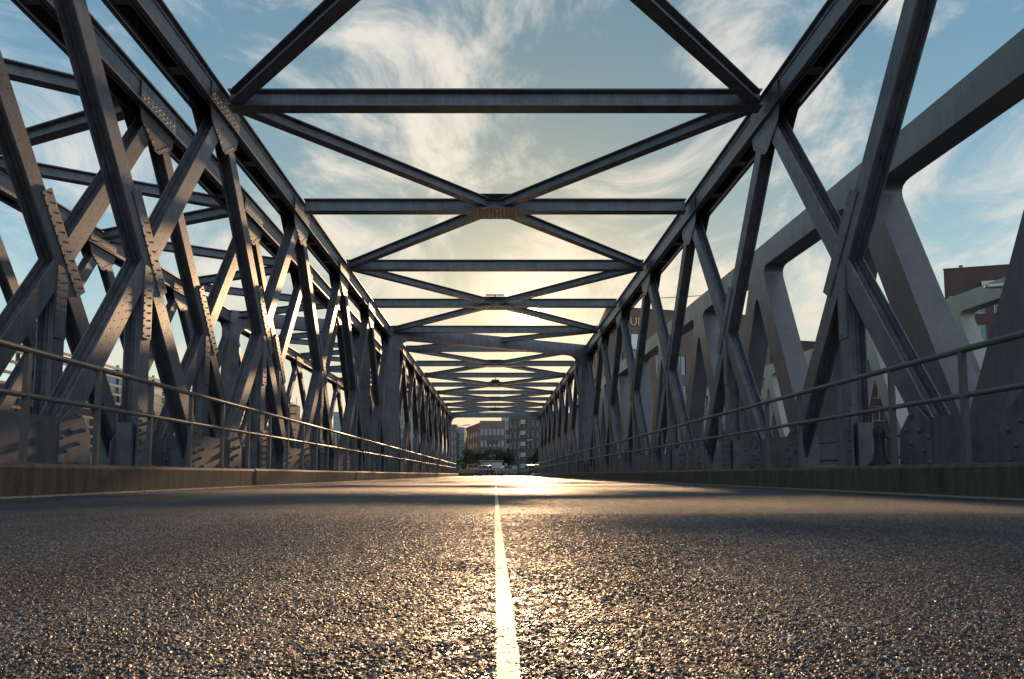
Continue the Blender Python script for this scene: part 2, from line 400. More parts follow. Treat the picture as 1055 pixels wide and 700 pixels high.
# kerbs
for s, nm, lab in ((-1,'kerb_left','weathered brown kerb wall along the left side of the carriageway'), (1,'kerb_right','black kerb wall along the right side of the carriageway in shade')):
    k = MB()
    prof = [(3.60, -.1), (3.60, .235), (3.625, .262), (3.66, .268), (3.97, .268), (3.97, -.1)]
    Y = -32.0; seg = 2.49
    while Y < 67:
        e = min(Y+seg-.008, 67.6)
        jx = rng.uniform(-.005, .005); jz = rng.uniform(-.004, .004)
        k.prism([(s*(a+jx), Y, zz+jz) for (a, zz) in prof], (0, e-Y, 0)); Y += seg
    struct(k.build(nm, KERB), lab, 'kerb')
    # thin tar and grit fillet along the kerb foot
    g = MB(); Y = -5
    while Y < 60:
        st = .25 if Y < 12 else 1.5
        wd = rng.uniform(.02, .07)
        g.prism([(s*3.6, Y, .0), (s*(3.6-wd), Y, .003), (s*3.6, Y, .018)], (0, st, 0)); Y += st
    struct(g.build('gutter_grit', simple('gutter_grit_mat', (.30,.24,.18), .8, 0, .4, 40)), 'pale grit line at the kerb foot', 'gutter')

# ------------------------------------------------------------------ truss parts
def P3(s, w, u, v): return Vector((s*w, u, v))
def member(s, a, b, wid=.28, w0=0., w1=.34, fl=.022, rivets=True, rspc=.13, webn=2):
    """rolled / riveted H member in the truss plane from a=(u,v) to b"""
    m = MB(); a = Vector(a); b = Vector(b); d = (b-a); Lh = d.length; d.normalize(); n = Vector((-d.y, d.x))
    O = P3(s, 0, a.x, a.y); ax = Vector((s,0,0)); ad = Vector((0, d.x, d.y)); an = Vector((0, n.x, n.y)); h = wid/2
    m.obox(O, ax, ad, an, (w0, w0+fl), (0, Lh), (-h, h))
    m.obox(O, ax, ad, an, (w1-fl, w1), (0, Lh), (-h, h))
    m.obox(O, ax, ad, an, (w0+fl, w1-fl), (0, Lh), (-.011, .011))
    for sg in (-1, 1):
        for (p, q) in ((w0+fl, w0+fl+.055), (w1-fl-.055, w1-fl)):
            m.obox(O, ax, ad, an, (p, q), (0, Lh), (sg*.011, sg*.022) if sg > 0 else (-.022, -.011))
        for (p, q) in ((w0+fl, w0+fl+.011), (w1-fl-.011, w1-fl)):
            m.obox(O, ax, ad, an, (p, q), (0, Lh), (.022, .022+.055) if sg > 0 else (-.077, -.022))
    if rivets:
        k = int(Lh/rspc)
        for i in range(k):
            t = (i+.5)*rspc
            for off in (-.05, .05):
                m.rivet(O + ax*w0 + ad*t + an*off, -ax, .007, .0016)
            for sg in (-1, 1):
                m.rivet(O + ax*(w0+fl+.042) + ad*(t+.06) + an*(.022*sg), an*sg, .012, .010)
                m.rivet(O + ax*(w1-fl-.042) + ad*(t+.06) + an*(.022*sg), an*sg, .012, .010)
    return m
def plate(s, poly, w0, w1, m=None):
    m = m or MB()
    m.prism([P3(s, w0, u, v) for (u, v) in poly], (s*(w1-w0), 0, 0)); return m

PL = 4.3
ZB, ZT = .55, 5.80
MU, MV = PL/2, 3.10                      # crossing point
def truss_meshes(s):
    T = {}
    ax = Vector((s,0,0))
    # A: from bottom node (0) up to next top node (PL); B: from top node (0) down to next bottom node (PL)
    T['diagonal_up'] = member(s, (.42, .35), (PL-.10, 5.72), .25, .004, .206, .016).mesh('diagonal', STEEL)
    T['diagonal_down'] = member(s, (.10, 5.72), (PL-.42, .35), .25, 0, .21).mesh('diagonal', STEEL)
    T['post'] = member(s, (MU, -.25), (MU, MV-.1), .22, .009, .215, .016).mesh('hanger_post', STEEL)
    # crossing gusset with many rivets
    g = MB()
    poly = [(MU-.13, MV-.95), (MU+.13, MV-.95), (MU+.17, MV-.55), (MU+.40, MV-.62), (MU+.46, MV-.50), (MU+.21, MV+.02), (MU+.47, MV+.60), (MU+.28, MV+.70), (MU, MV+.22), (MU-.28, MV+.70), (MU-.47, MV+.60), (MU-.21, MV+.02), (MU-.46, MV-.50), (MU-.40, MV-.62), (MU-.17, MV-.55)]
    # split into convex strips to keep the faces clean
    dA = Vector((PL-.52, 5.37)).normalized(); dB = Vector((PL-.52, -5.37)).normalized()
    c = Vector((MU, MV-.06))
    def strip(d, t0, t1, hw, w0, w1):
        n = Vector((-d.y, d.x)); q = [c+d*t0-n*hw, c+d*t1-n*hw, c+d*t1+n*hw, c+d*t0+n*hw]
        plate(s, [tuple(p) for p in q], w0, w1, g)
    strip(dB, -.66, .66, .10, -.013, -.002)
    plate(s, [(MU-.10, MV-1.25), (MU+.10, MV-1.25), (MU+.10, MV-.35), (MU-.10, MV-.35)], -.010, .006, g)
    for d in (dB,):
        n = Vector((-d.y, d.x))
        for i in range(11):
            t = -.60+i*.12
            for off in (-.072, .072):
                q = c + d*t + n*off
                g.rivet(P3(s, -.013, q.x, q.y), -ax, .014, .0055)
    for i in range(8):
        for off in (-.068, .068):
            g.rivet(P3(s, -.010, MU+off, MV-1.2+i*.095), -ax, .014, .005)
    T['gusset_mid'] = g.mesh('gusset_plate', STEEL)
    # top node gusset hanging from the chord
    g = MB()
    plate(s, [(-.56, 5.80), (-.48, 5.54), (-.06, 5.26), (.06, 5.26), (.48, 5.54), (.56, 5.80)], -.014, -.001, g)
    for (a, b) in (((-.5, 5.74), (.5, 5.74)), ((-.48, 5.66), (.48, 5.66)), ((-.40, 5.56), (-.06, 5.32)), ((.40, 5.56), (.06, 5.32))):
        a = Vector(a); b = Vector(b); k = max(2, int((b-a).length/.085))
        for i in range(k+1):
            q = a.lerp(b, i/k); g.rivet(P3(s, -.014, q.x, q.y), -ax, .014, .006)
    plate(s, [(-.56, 5.80), (-.05, 5.26), (.05, 5.26), (.56, 5.80)], .301, .313, g)
    T['gusset_top'] = g.mesh('gusset_plate', STEEL)
    # bottom node box
    b = MB()
    b.hexa([P3(s, -.03, -.62, -.3), P3(s, .37, -.62, -.3), P3(s, .37, .62, -.3), P3(s, -.03, .62, -.3), P3(s, -.03, -.62, .74), P3(s, .37, -.62, .74), P3(s, .37, .62, .74), P3(s, -.03, .62, .74)])
    for sg in (-1, 1):
        b2 = [(sg*.50, -.1), (sg*.86, -.1), (sg*1.02, .30), (sg*1.00, .62), (sg*.74, .90), (sg*.50, .70)]
        if sg < 0: b2 = b2[::-1]
        plate(s, b2, -.047, -.031, b)
        for (uu, vv) in ((.52, .55), (.52, .30), (.60, .05), (.60, .22), (.60, .42), (.66, .62), (.78, .10), (.82, .30), (.80, .50), (.88, .64), (.94, .22), (.78, .78)):
            b.rivet(P3(s, -.047, sg*uu, vv), -ax, .026, .028, 8)
    T['node_box'] = b.mesh('bottom_node_box', STEEL)
    # foot of the post: riveted angles
    f = MB()
    for (p, q) in ((-.03, .05), (.2, .28)):
        plate(s, [(MU-.15, -.1), (MU+.15, -.1), (MU+.15, 1.0), (MU-.15, 1.0)], p if p < 0 else .22, (p+.02) if p < 0 else .24, f)
    for i in range(9):
        for off in (-.11, .11):
            f.rivet(P3(s, -.03, MU+off, .02+i*.115), -ax, .022, .022, 8)
    f.obox(P3(s, 0, MU, 0), ax, Vector((0,1,0)), Vector((0,0,1)), (.03, .20), (-.19, -.13), (-.1, .80))
    T['foot'] = f.mesh('post_foot', STEEL)
    return T
TM = {-1: truss_meshes(-1), 1: truss_meshes(1)}

def chord(s, y0, y1, nodes, name='top_chord'):
    m = MB(); ax = Vector((s,0,0))
    def bx(w0, w1, v0, v1, a=y0, b=y1): m.obox((0,0,0), ax, Vector((0,1,0)), Vector((0,0,1)), (w0, w1), (a, b), (v0, v1))
    bx(.0, .02, 5.79, 6.20); bx(.28, .30, 5.79, 6.20)
    bx(-.055, .35, 6.203, 6.228)                  # top plate
    bx(-.07, -.002, 5.772, 5.790); bx(.022, .055, 5.772, 5.790)
    bx(.245, .278, 5.772, 5.790); bx(.302, .36, 5.772, 5.790)
    bx(-.014, -.001, 5.79, 5.87); bx(-.014, -.001, 6.12, 6.203)
    bx(-.07, -.0145, 6.186, 6.200)
    n = int((y1-y0)/(PL/3))
    for i in range(n+1):
        Y = y0 + .3 + i*PL/3
        if Y+.2 < y1: bx(.0205, .2795, 5.792, 5.806, Y, Y+.18)
    Y = y0+.05
    while Y < min(y1, 22):
        for v in (5.83, 6.16): m.rivet(Vector((s*-.014, Y, v)), -ax, .012, .003)
        Y += .12
    for Y in nodes:
        if Y-.5 < y0 or Y+.5 > y1: continue
        bx(-.028, -.0145, 5.84, 6.15, Y-.55, Y+.55)
        for i in range(9):
            for v in (5.89, 5.97, 6.05, 6.11): m.rivet(Vector((s*-.028, Y-.48+i*.12, v)), -ax, .013, .005)
    return m.mesh(name, STEEL)
def bottom_chord(s, y0, y1):
    m = MB(); m.obox((0,0,0), Vector((s,0,0)), Vector((0,1,0)), Vector((0,0,1)), (.03, .31), (y0, y1), (-.5, .24))
    m.obox((0,0,0), Vector((s,0,0)), Vector((0,1,0)), Vector((0,0,1)), (-.0, .34), (y0, y1), (.242, .262))
    return m.mesh('bottom_chord', STEEL)

def beam(p, q, dep=.26, fw=.22, ztop=6.24, web=.014, fl=.02):
    m = MB(); p = Vector((*p, 0)); q = Vector((*q, 0)); d = (q-p); Ln = d.length; d.normalize(); n = Vector((-d.y, d.x, 0)); Z = Vector((0,0,1))
    m.obox(p, d, n, Z, (0, Ln), (-fw/2, fw/2), (ztop-fl, ztop))
    m.obox(p, d, n, Z, (0, Ln), (-fw/2, fw/2), (ztop-dep, ztop-dep+fl))
    m.obox(p, d, n, Z, (0, Ln), (-web/2, web/2), (ztop-dep+fl, ztop-fl))
    return m

YN = lambda i: 10.46 + PL*i
def add_truss(root, s, X, i0, i1, off=0., lab=None):
    """one truss plane, inner face at x = X (world), opening away from the road for side s"""
    T = TM[s]
    for i in range(i0, i1):
        Y = YN(i)+off
        for key, nm in (('diagonal_up','diagonal'), ('diagonal_down','diagonal'), ('post','hanger_post'), ('gusset_mid','gusset_plate'), ('gusset_top','gusset_plate'), ('node_box','bottom_node_box'), ('foot','post_foot')):
            if key == 'foot': continue
            o = link(nm, T[key], root, (X, Y, 0))
            if key == 'post': link('post_foot', T['foot'], o, (0, 0, 0))
    nodes = [YN(i)+off for i in range(i0, i1+1)]
    link('top_chord', chord(s, nodes[0]-.3, nodes[-1]+.2, nodes), root, (X, 0, 0))
    link('bottom_chord', bottom_chord(s, nodes[0]-.5, nodes[-1]+.2), root, (X, 0, 0))

def portal(root, p, q, cw=.60, h=.52):
    """heavy box portal across the carriageway with rounded haunches; p, q = outer column points"""
    p = Vector((*p, 0)); q = Vector((*q, 0)); d = (q-p); Ln = d.length; d.normalize(); n = Vector((-d.y, d.x, 0)); Z = Vector((0,0,1))
    m = MB(); top = 6.26; bot = top-h; r = .55; dz = .16
    def pl(pts):
        m.prism([p + d*a + Z*b - n*dz for (a, b) in pts], n*(2*dz))
    pl([(0, top), (Ln, top), (Ln, bot), (0, bot)][::-1])
    for k in range(6):                       # haunch fans
        t0 = math.pi/2*k/6; t1 = math.pi/2*(k+1)/6
        for sg in (0, 1):
            f = (lambda a: a) if sg == 0 else (lambda a: Ln-a)
            a0 = cw + r - r*math.cos(t0); b0 = bot - r + r*math.sin(t0); a1 = cw + r - r*math.cos(t1); b1 = bot - r + r*math.sin(t1)
            pl([(f(a0), b0), (f(a1), b1), (f(a1), bot-.0005), (f(a0), bot-.0005)])
    o = m.build('portal_beam', STEEL, root)
    for a in (0, Ln-cw):
        c = MB(); c.obox(p, d, n, Z, (a, a+cw), (-dz-.004, dz+.004), (-.3, bot-.001))
        c.obox(p, d, n, Z, (a+.02, a+cw-.02), (-dz-.02, -dz-.005), (-.3, bot-.001))
        for i in range(40):
            for u in (.06, cw-.06): c.rivet(p + d*(a+u) + Z*(.2+i*.13) + n*(-dz-.02), -n, .014, .012)
        c.build('portal_column', STEEL, root)

T0 = 4.30
# ---- own bridge: one thing
br = empty('truss_bridge', (0, 0, 0), 'riveted dark steel truss bridge whose trusses and overhead crossed bracing enclose the asphalt road', 'bridge')
add_truss(br, -1, -T0, -3, 13)
add_truss(br, 1, T0, -3, 13)
for i in range(-3, 13):
    m = beam((-T0+.075, YN(i)), (T0-.075, YN(i)), .28, .24, 6.26)
    if -1 <= i <= 3:                         # end cleats
        for sg in (-1, 1):
            m.box(sg*(T0-.35) if sg > 0 else -T0+.08, T0-.08 if sg > 0 else -T0+.35, YN(i)-.022, YN(i)-.0075, 6.02, 6.22)
    m.build('cross_beam', STEEL, br)
def brace(a, b, zt=6.215):
    beam(a, b, .20, .19, zt, .012, .016).build('sway_brace', STEEL, br)
e = T0-.10
CB = [-1, 1, 3, 6, 8, 10, 12]
for c in CB:
    cy = YN(c)
    for sx_ in (-1, 1):
        for dy in (-1, 1):
            if c+dy > 13 or (c == 3 and dy == 1): pass
            dv = Vector((sx_*e, dy*PL)).normalized()
            a = (sx_*e - dv.x*.12, cy+dy*PL - dv.y*.12); b_ = (dv.x*.30, cy+dv.y*.30)
            brace(a, b_, 6.212 if dy*sx_ > 0 else 6.208)
    g = MB(); q = [(-.62,-.12),(-.62,.12),(-.34,.34),(.34,.34),(.62,.12),(.62,-.12),(.34,-.34),(-.34,-.34)]
    g.prism([(x, cy+yv, 5.962) for x, yv in q], (0, 0, .014))
    g.prism([(x, cy+yv, 6.262) for x, yv in q], (0, 0, .012))
    if c <= 3:
        for x, yv in [(a*.085, b2*.085) for a in range(-6, 7) for b2 in (-3, -2, -1, 1, 2, 3)]:
            if abs(x)+abs(yv) < .68: g.rivet((x, cy+yv, 5.962), (0,0,-1), .014, .012)
    g.build('bracing_gusset', STEEL, br)
pm = (YN(4)+YN(5))/2
portal(br, (-T0-.22, YN(4)-.05), (T0+.22, YN(5)+.05))
brace((.35, pm-.05), (e-.1, YN(4)+.08), 6.20); brace((-.35, pm+.05), (-e+.1, YN(5)-.08), 6.20)
portal(br, (-T0-.36, YN(13)+.4), (T0+.36, YN(13)+.4), .40, h=.5)
portal(br, (-T0-.36, YN(-4)+.4), (T0+.36, YN(-4)+.4), .40, h=.5)

# ---- left neighbour: rail bridge
lb = empty('rail_truss_bridge', (-7.7, 0, 0), 'narrow second riveted truss bridge close behind the left truss with zigzag top bracing', 'bridge')
lb.location = (0,0,0)
XN, XF = -5.37, -9.79
add_truss(lb, -1, XN, -3, 13)
def add_far():
    add_truss(lb, -1, XF, -3, 12, off=1.9)
add_far()
for i in range(-3, 12):
    for (ya, yb) in ((YN(i), YN(i)+1.9), (YN(i+1), YN(i)+1.9)):
        m = beam((XN-.42, ya + (.12 if yb > ya else -.12)), (XF+.09, yb - (.12 if yb > ya else -.12)), .22, .2, 6.22)
        m.build('sway_brace', STEEL, lb)
portal(lb, (XF-.3, 24.9), (XN+.3, 27.3), h=.5)
struct(MB().box(-10.5,-5.0,-32,67.6,-.6,-.25).build('rail_deck', DARK), 'dark deck of the rail bridge', 'deck')

# ---- right neighbour: welded box truss bridge (rounded triangular openings)
def round_poly(pts, r, k=5):
    out = []
    n = len(pts)
    for i in range(n):
        p = Vector(pts[i]); a = (Vector(pts[i-1])-p).normalized(); b2 = (Vector(pts[(i+1) % n])-p).normalized()
        ri = r[i] if isinstance(r, (list, tuple)) else r
        for j in range(k+1):
            t = j/k
            out.append(tuple((p+a*ri)*(1-t)**2 + p*2*t*(1-t) + (p+b2*ri)*t*t))
    return out
def box_truss(x_in, thick, n0, n1):
    hz = lambda Y: 6.10 + .012*(Y-10)
    cu = bpy.data.curves.new('panel_curve', 'CURVE'); cu.dimensions = '2D'; cu.fill_mode = 'BOTH'; cu.extrude = thick/2
    def spl(pts):
        sp = cu.splines.new('POLY'); sp.points.add(len(pts)-1)
        for i, (a, b2) in enumerate(pts): sp.points[i].co = (a, b2, 0, 1)
        sp.use_cyclic_u = True
    S = 5.4; Yn = lambda j: 13.2 + S*j
    ya, yb = Yn(n0)-1.0, Yn(n1)+1.0
    spl([(ya, -.6), (yb, -.6), (yb, hz(yb)+.2), (ya, hz(ya)+.2)])
    cz = .62; lw = .20; bz = .35
    slope = S/2/ (6.2-bz)
    for j in range(n0, n1):
        a, b2 = Yn(j), Yn(j+1); mid = (a+b2)/2
        # wide opening under the chord between two nodes (apex down)
        zt = hz(mid)+.2-cz
        spl(round_poly([(a+.42, zt-.02), (mid, bz+.55), (b2-.42, zt+.04)], [.42, .12, .42]))
    for j in range(n0+1, n1):
        a = Yn(j)
        # narrow opening between the legs of one node (apex up)
        zt = hz(a)+.2-cz
        spl(round_poly([(a-S/2+.44, bz), (a+S/2-.44, bz), (a, zt-.62)], [.06, .06, .30]))
    ob = bpy.data.objects.new('tmp', cu); C.objects.link(ob)
    dg = bpy.context.evaluated_depsgraph_get(); me = bpy.data.meshes.new_from_object(ob.evaluated_get(dg))
    bpy.data.objects.remove(ob)
    me.transform(Matrix(((0,0,1,x_in+thick/2),(1,0,0,0),(0,1,0,0),(0,0,0,1))))
    me.materials.clear(); me.materials.append(STEEL2); me.name = 'truss_side'
    return me
rb = empty('box_truss_bridge', (0,0,0), 'smooth welded box section truss bridge running parallel beyond the right truss', 'bridge')
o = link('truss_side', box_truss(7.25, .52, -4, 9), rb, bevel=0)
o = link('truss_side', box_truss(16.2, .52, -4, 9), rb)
o.data.materials.clear(); o.data.materials.append(simple('skylit_steel', (.36,.33,.29), .5, 0, .1, 1.4))  # far side gets a lighter steel: sky light put into its colour
for k in range(-2, 9):
    Y = 13.2+5.4*k
    for dy in (-.75, .8, 2.4):
        zt = 6.30+.012*(Y+dy-10)
        MB().box(7.2478, 7.2499, Y+dy, Y+dy+.012, zt-.60, zt-.01).build('weld_seam', STEEL, rb)
struct(MB().box(6.9,17.0,-32,67.6,-.9,-.3).build('parallel_deck', DARK), 'deck of the parallel bridge on the right', 'deck')

# ------------------------------------------------------------------ railings
def railing(s, x, nm, lab, y0=-8.5, y1=66, zt=1.19, zm=.82, base=.266, ph=0., r=.027):
    root = empty(nm, (s*x, 0, base), lab, 'railing'); root.location = (0,0,0)
    for (zz, rr) in ((zt, r), (zm, r*.85)):
        m = MB(); Y = y0
        while Y < y1:
            e2 = min(Y+6, y1); m.tube((s*x, Y, zz), (s*x, e2, zz), rr, seg=12, cap=False); Y = e2
        m.build('rail', RAIL, root, smooth=True)
    pm_ = MB(); pm_.obox((0,0,0), Vector((1,0,0)), Vector((0,1,0)), Vector((0,0,1)), (-.022, .022), (-.022, .022), (base+.0125, zt-.015))
    pm_.obox((0,0,0), Vector((1,0,0)), Vector((0,1,0)), Vector((0,0,1)), (-.05, .05), (-.06, .06), (base, base+.012))
    me = pm_.mesh('rail_post', RAIL)
    Y = y0+ph; k = 0
    while Y < y1-.1 and k < 98:
        link('rail_post', me, root, (s*(x+.001), Y, 0)); Y += 1.0; k += 1
    return root
railing(-1, 3.8, 'railing', 'grey two bar tube railing on the kerb along the left truss catching the sun')
railing(1, 3.8, 'railing', 'grey two bar tube railing on the kerb along the right truss in shade')

# slatted fence on the far side of the rail bridge
def slat_fence():
    root = empty('slat_fence', (0,0,0), 'tall multi bar fence beyond the rail bridge, seen through the left trusses', 'fence')
    m = MB()
    for k in range(13):
        zz = .15+k*.27
        m.box(-11.62, -11.58, -6, 60, zz, zz+.07)
    m.build('fence_bars', STEEL, root)
    pm_ = MB().box(-11.68, -11.625, -.04, .04, -.3, 3.55).mesh('fence_post', RAIL)
    Y = -5.5
    while Y < 60: link('fence_post', pm_, root, (0, Y, 0)); Y += 2.2
slat_fence()
# guard rails between own bridge and the right one
g = empty('guard_rail', (0,0,0), 'low two bar guard rail behind the right truss', 'guard rail')
for zz in (.42, .72): MB().tube((5.6, 2, zz), (5.6, 60, zz), .02, seg=8).build('rail', RAIL, g, smooth=True)
pmm = MB().tube((5.6, 0, -.3), (5.6, 0, .74), .022, seg=8).mesh('rail_post', RAIL)
for k in range(28): link('rail_post', pmm, g, (0, 2.3+k*2.1, 0))
# iron bell bollard behind the right kerb
bl = MB().lathe((4.12, 7.3, .0), [(.085, 0), (.085, .26), (.13, .268), (.125, .30), (.09, .34), (.06, .42), (.055, .56), (.065, .60), (.07, .66), (.04, .70), (.012, .715)]).build('bollard', BLACK, smooth=True)
tag(bl, 'small black bell shaped iron bollard between right kerb and truss post', 'bollard')

# ------------------------------------------------------------------ things hanging under beams
def hung_lamp(i, lab):
    root = empty('hanging_lamp', (.02, YN(i), 5.95), lab, 'lamp', None)
    MB().tube((0,0,.02), (0,0,-.12), .02, seg=8).build('stem', BLACK, root)
    MB().lathe((0,0,-.36), [(.12,0),(.25,.02),(.27,.14),(.22,.24),(.05,.25)]).build('lamp_housing', BLACK, root)
    MB().lathe((0,0,-.42), [(.06,0),(.16,.02),(.2,.058)]).build('lamp_glass', WHITE, root)
hung_lamp(7, 'dark lamp hanging from the middle of an overhead beam, the nearer of two')
hung_lamp(11, 'small pale lamp hanging low under the farthest overhead beams, the farther of two')
nb = MB().box(-.32, .32, YN(3)-.05, YN(3)+.05, 6.40, 6.425).tube((0, YN(3), 6.26), (0, YN(3), 6.41), .02, seg=8)
tag(nb.build('antenna_bar', BLACK), 'small T shaped bar standing on the bracing beside the sun', 'antenna')

# ------------------------------------------------------------------ overhead wire
ow = empty('overhead_wire', (0, 0, 0), 'thin span wire strung high across beyond the near beams', 'overhead wire')
wpts = [Vector((-26+52*k/24, 72, 19.6 - 1.0*(1-((k-12)/12)**2))) for k in range(25)]
m = MB()
for a, b2 in zip(wpts, wpts[1:]): m.tube(a, b2, .035, seg=6, cap=False)
m.build('wire', BLACK, ow)
MB().tube((-26, 72, -.05), (-26, 72, 19.8), .16, .10).build('wire_mast', STEEL2, ow); MB().tube((26, 72, -.05), (26, 72, 19.8), .16, .10).build('wire_mast', STEEL2, ow)

# ------------------------------------------------------------------ buildings
def facade(wall, O, U, Nn, width, z0, z1, cols, floors, ww=1.3, hh=1.7, base=1.0, top=1.2, t=.22, skip=None, base_z=0.):
    """piers and spandrels in front of the core; returns window spots"""
    O = Vector(O); U = Vector(U); Nn = Vector(Nn); Z = Vector((0,0,1)); out = []
    H = z1-z0; fh = (H-base-top)/floors; cw = width/cols
    zs = z0
    for f in range(floors):
        zb = z0+base+f*fh+(fh-hh)/2
        wall.obox(O, U, Nn, Z, (0, width), (0, t), (zs, zb)); zs = zb+hh
        x = 0
        for c in range(cols):
            xa = c*cw+(cw-ww)/2
            wall.obox(O, U, Nn, Z, (x, xa), (0, t), (zb+.0005, zs-.0005)); x = xa+ww
            out.append((O+U*(xa+ww/2)+Z*(zb+hh/2), U, Nn, ww, hh))
        wall.obox(O, U, Nn, Z, (x, width), (0, t), (zb+.0005, zs-.0005))
    wall.obox(O, U, Nn, Z, (0, width), (0, t), (zs, z1))
    return out
def windows(root, spots, fm=None, nmax=98):
    Z = Vector((0,0,1)); cache = {}
    for (c, U, Nn, ww, hh) in spots[:nmax]:
        key = (round(U.x,3), round(U.y,3), ww, hh)
        if key not in cache:
            f = MB(); o0 = Vector((0,0,0)); q = .07
            f.obox(o0, U, Nn, Z, (-ww/2, ww/2), (.05, .13), (-hh/2, -hh/2+q)).obox(o0, U, Nn, Z, (-ww/2, ww/2), (.05, .13), (hh/2-q, hh/2))
            f.obox(o0, U, Nn, Z, (-ww/2, -ww/2+q), (.05, .13), (-hh/2+q, hh/2-q)).obox(o0, U, Nn, Z, (ww/2-q, ww/2), (.05, .13), (-hh/2+q, hh/2-q))
            f.obox(o0, U, Nn, Z, (-.035, .035), (.05, .12), (-hh/2+q, hh/2-q))
            g2 = MB().obox(o0, U, Nn, Z, (-ww/2+.01, ww/2-.01), (.02, .07), (-hh/2+.01, hh/2-.01))
            cache[key] = (f.mesh('window', fm or FRAME), g2.mesh('pane', GLASS))
        fo = link('window', cache[key][0], root, c); link('pane', cache[key][1], fo, (0,0,0))
def building(label, p, q, depth, h, wallm, front, side=None, sideR=None, group=None, fm=None, cat='building', name='brick_building', parapet=.5, dv=None):
    """front facade from p to q (left to right seen from the road), depth away from camera"""
    p = Vector((*p, 0)); q = Vector((*q, 0)); U = (q-p); Wd = U.length; U.normalize(); Nn = Vector((U.y, -U.x, 0))   # outward, towards camera
    if dv: Nn = -Vector((*dv, 0)).normalized()
    root = empty(name, (0,0,0), label, cat, group)
    t = .22; wall = MB(); Z = Vector((0,0,1))
    wall.obox(p, U, Nn, Z, (t, Wd-t), (-depth+t, -t), (-.3, h))
    sp = facade(wall, p-Nn*t, U, Nn, Wd, -.3, h+parapet, *front[:2], **(front[2] if len(front) > 2 else {}))
    if side: sp += facade(wall, p-Nn*depth+U*t, Nn, -U, depth-t-.001, -.3, h+parapet, *side[:2], **(side[2] if len(side) > 2 else {}))
    else: wall.obox(p, U, Nn, Z, (0, t), (-depth, -t-.001), (-.3, h+parapet))
    if sideR: sp += facade(wall, q-Nn*(t+.001)-U*t, -Nn, U, depth-t-.001, -.3, h+parapet, *sideR[:2], **(sideR[2] if len(sideR) > 2 else {}))
    else: wall.obox(q, U, Nn, Z, (-t, 0), (-depth, -t-.001), (-.3, h+parapet))
    wall.build('wall', wallm, root)
    rf = MB().obox(p, U, Nn, Z, (t+.01, Wd-t-.01), (-depth+t, -t-.01), (h+.004, h+.12)).build('roof', ROOFM, root)
    cp = MB().obox(p, U, Nn, Z, (-.05, Wd+.05), (-.3, .05), (h+parapet+.003, h+parapet+.09)).build('parapet_cap', FRAME, root)
    windows(root, sp, fm)
    return root, p, q, U, Nn

# big brick building at the right with lettering
def at(px, Y): return ((px-510)/703*Y, Y)
root, p, q, U, Nn = building('tall brown brick building at the right end of the bridge with gold letters', (12.6, 76), (33, 81), 38, 18.6, BR_BROWN,
    (8, 4, dict(ww=1.25, hh=2.3, base=1.0, top=4.6)), side=(9, 5, dict(ww=1.6, hh=1.9, top=2.0)), dv=(.055, 1))
tx = bpy.data.curves.new('letters', 'FONT'); tx.body = 'OURS'; tx.size = 1.3; tx.extrude = .05
to = bpy.data.objects.new('tmp', tx); C.objects.link(to); dg = bpy.context.evaluated_depsgraph_get()
tme = bpy.data.meshes.new_from_object(to.evaluated_get(dg)); bpy.data.objects.remove(to)
tme.materials.clear(); tme.materials.append(simple('brass_letters', (.55,.36,.16), .4, .3))
tob = link('lettering', tme, root); ang = math.atan2(U.y, U.x)
tob.location = p + U*1.75 + Nn*.06 + Vector((0,0,17.15)); tob.rotation_euler = (R(90), 0, ang)
pc = MB().obox(p, U, Nn, Vector((0,0,1)), (3.0, 3.9), (.003, .12), (14.4, 16.1)).build('pale_panel', WHITE, root)
building('dark brick building behind the right trusses, lower than the lettered one', (33.6, 88), (60, 95), 22, 17.4, BR_DARK, (9, 5, dict(ww=2.0, hh=2.0, top=1.6)), fm=LFRAME)
root, p, q, U, Nn = building('dark red brick tower with blue windows rising at the far right', (49.6, 74), (68, 69), 14, 22.3, BR_DARK, (9, 6, dict(ww=1.3, hh=2.1, base=.5, top=2.4)), fm=LFRAME, dv=(.74, 1))
MB().obox(p, U, Nn, Vector((0,0,1)), (3.6, 7.4), (.005, .5), (20.6, 21.1)).build('roof_ledge', LFRAME, root)
MB().tube(p+U*1.6-Nn*2+Vector((0,0,22.2)), p+U*1.6-Nn*2+Vector((0,0,23.6)), .22).build('roof_vent', FRAME, root)

# far row of buildings closing the street
b1 = building('dark glass block at the left end of the far row', at(461, 150), at(470.5, 150), 14, 10.6, simple('blue_grey_cladding', (.10,.12,.14), .5), (3, 5, dict(ww=.5, hh=1.2)), fm=FRAME, name='glass_building')
b2 = building('pale narrow block beside the dark glass block in the far row', at(470.8, 156), at(478.5, 156), 14, 10.4, CONC, (3, 6, dict(ww=.42, hh=1.1)), fm=FRAME, name='pale_building')
c0 = at(478.8, 198); c1 = at(494.5, 176); 
b3 = building('red brick wing with four rows of pale windows in the far row', c0, c1, 12, 13.0, BR_RED, (6, 4, dict(ww=2.6, hh=1.5)), fm=LFRAME)
b4 = building('grey brown five storey block in the middle of the far row', at(494.3, 160), at(520, 160), 12, 12.2, BR_GREY, (6, 4, dict(ww=.6, hh=1.5)), fm=LFRAME)
b5 = building('pale stepped tower top rising behind the middle block', at(517, 172), at(529, 172), 10, 14.9, CONC, (3, 6, dict(ww=.6, hh=1.1)), fm=FRAME, name='pale_tower')
b6 = building('tall brown brick block with pale balconies at the right of the far row', at(524, 150), at(566, 142), 14, 13.0, BR_BROWN, (9, 5, dict(ww=.55, hh=1.3)), fm=LFRAME)
r6, p6, q6, U6, N6 = b6
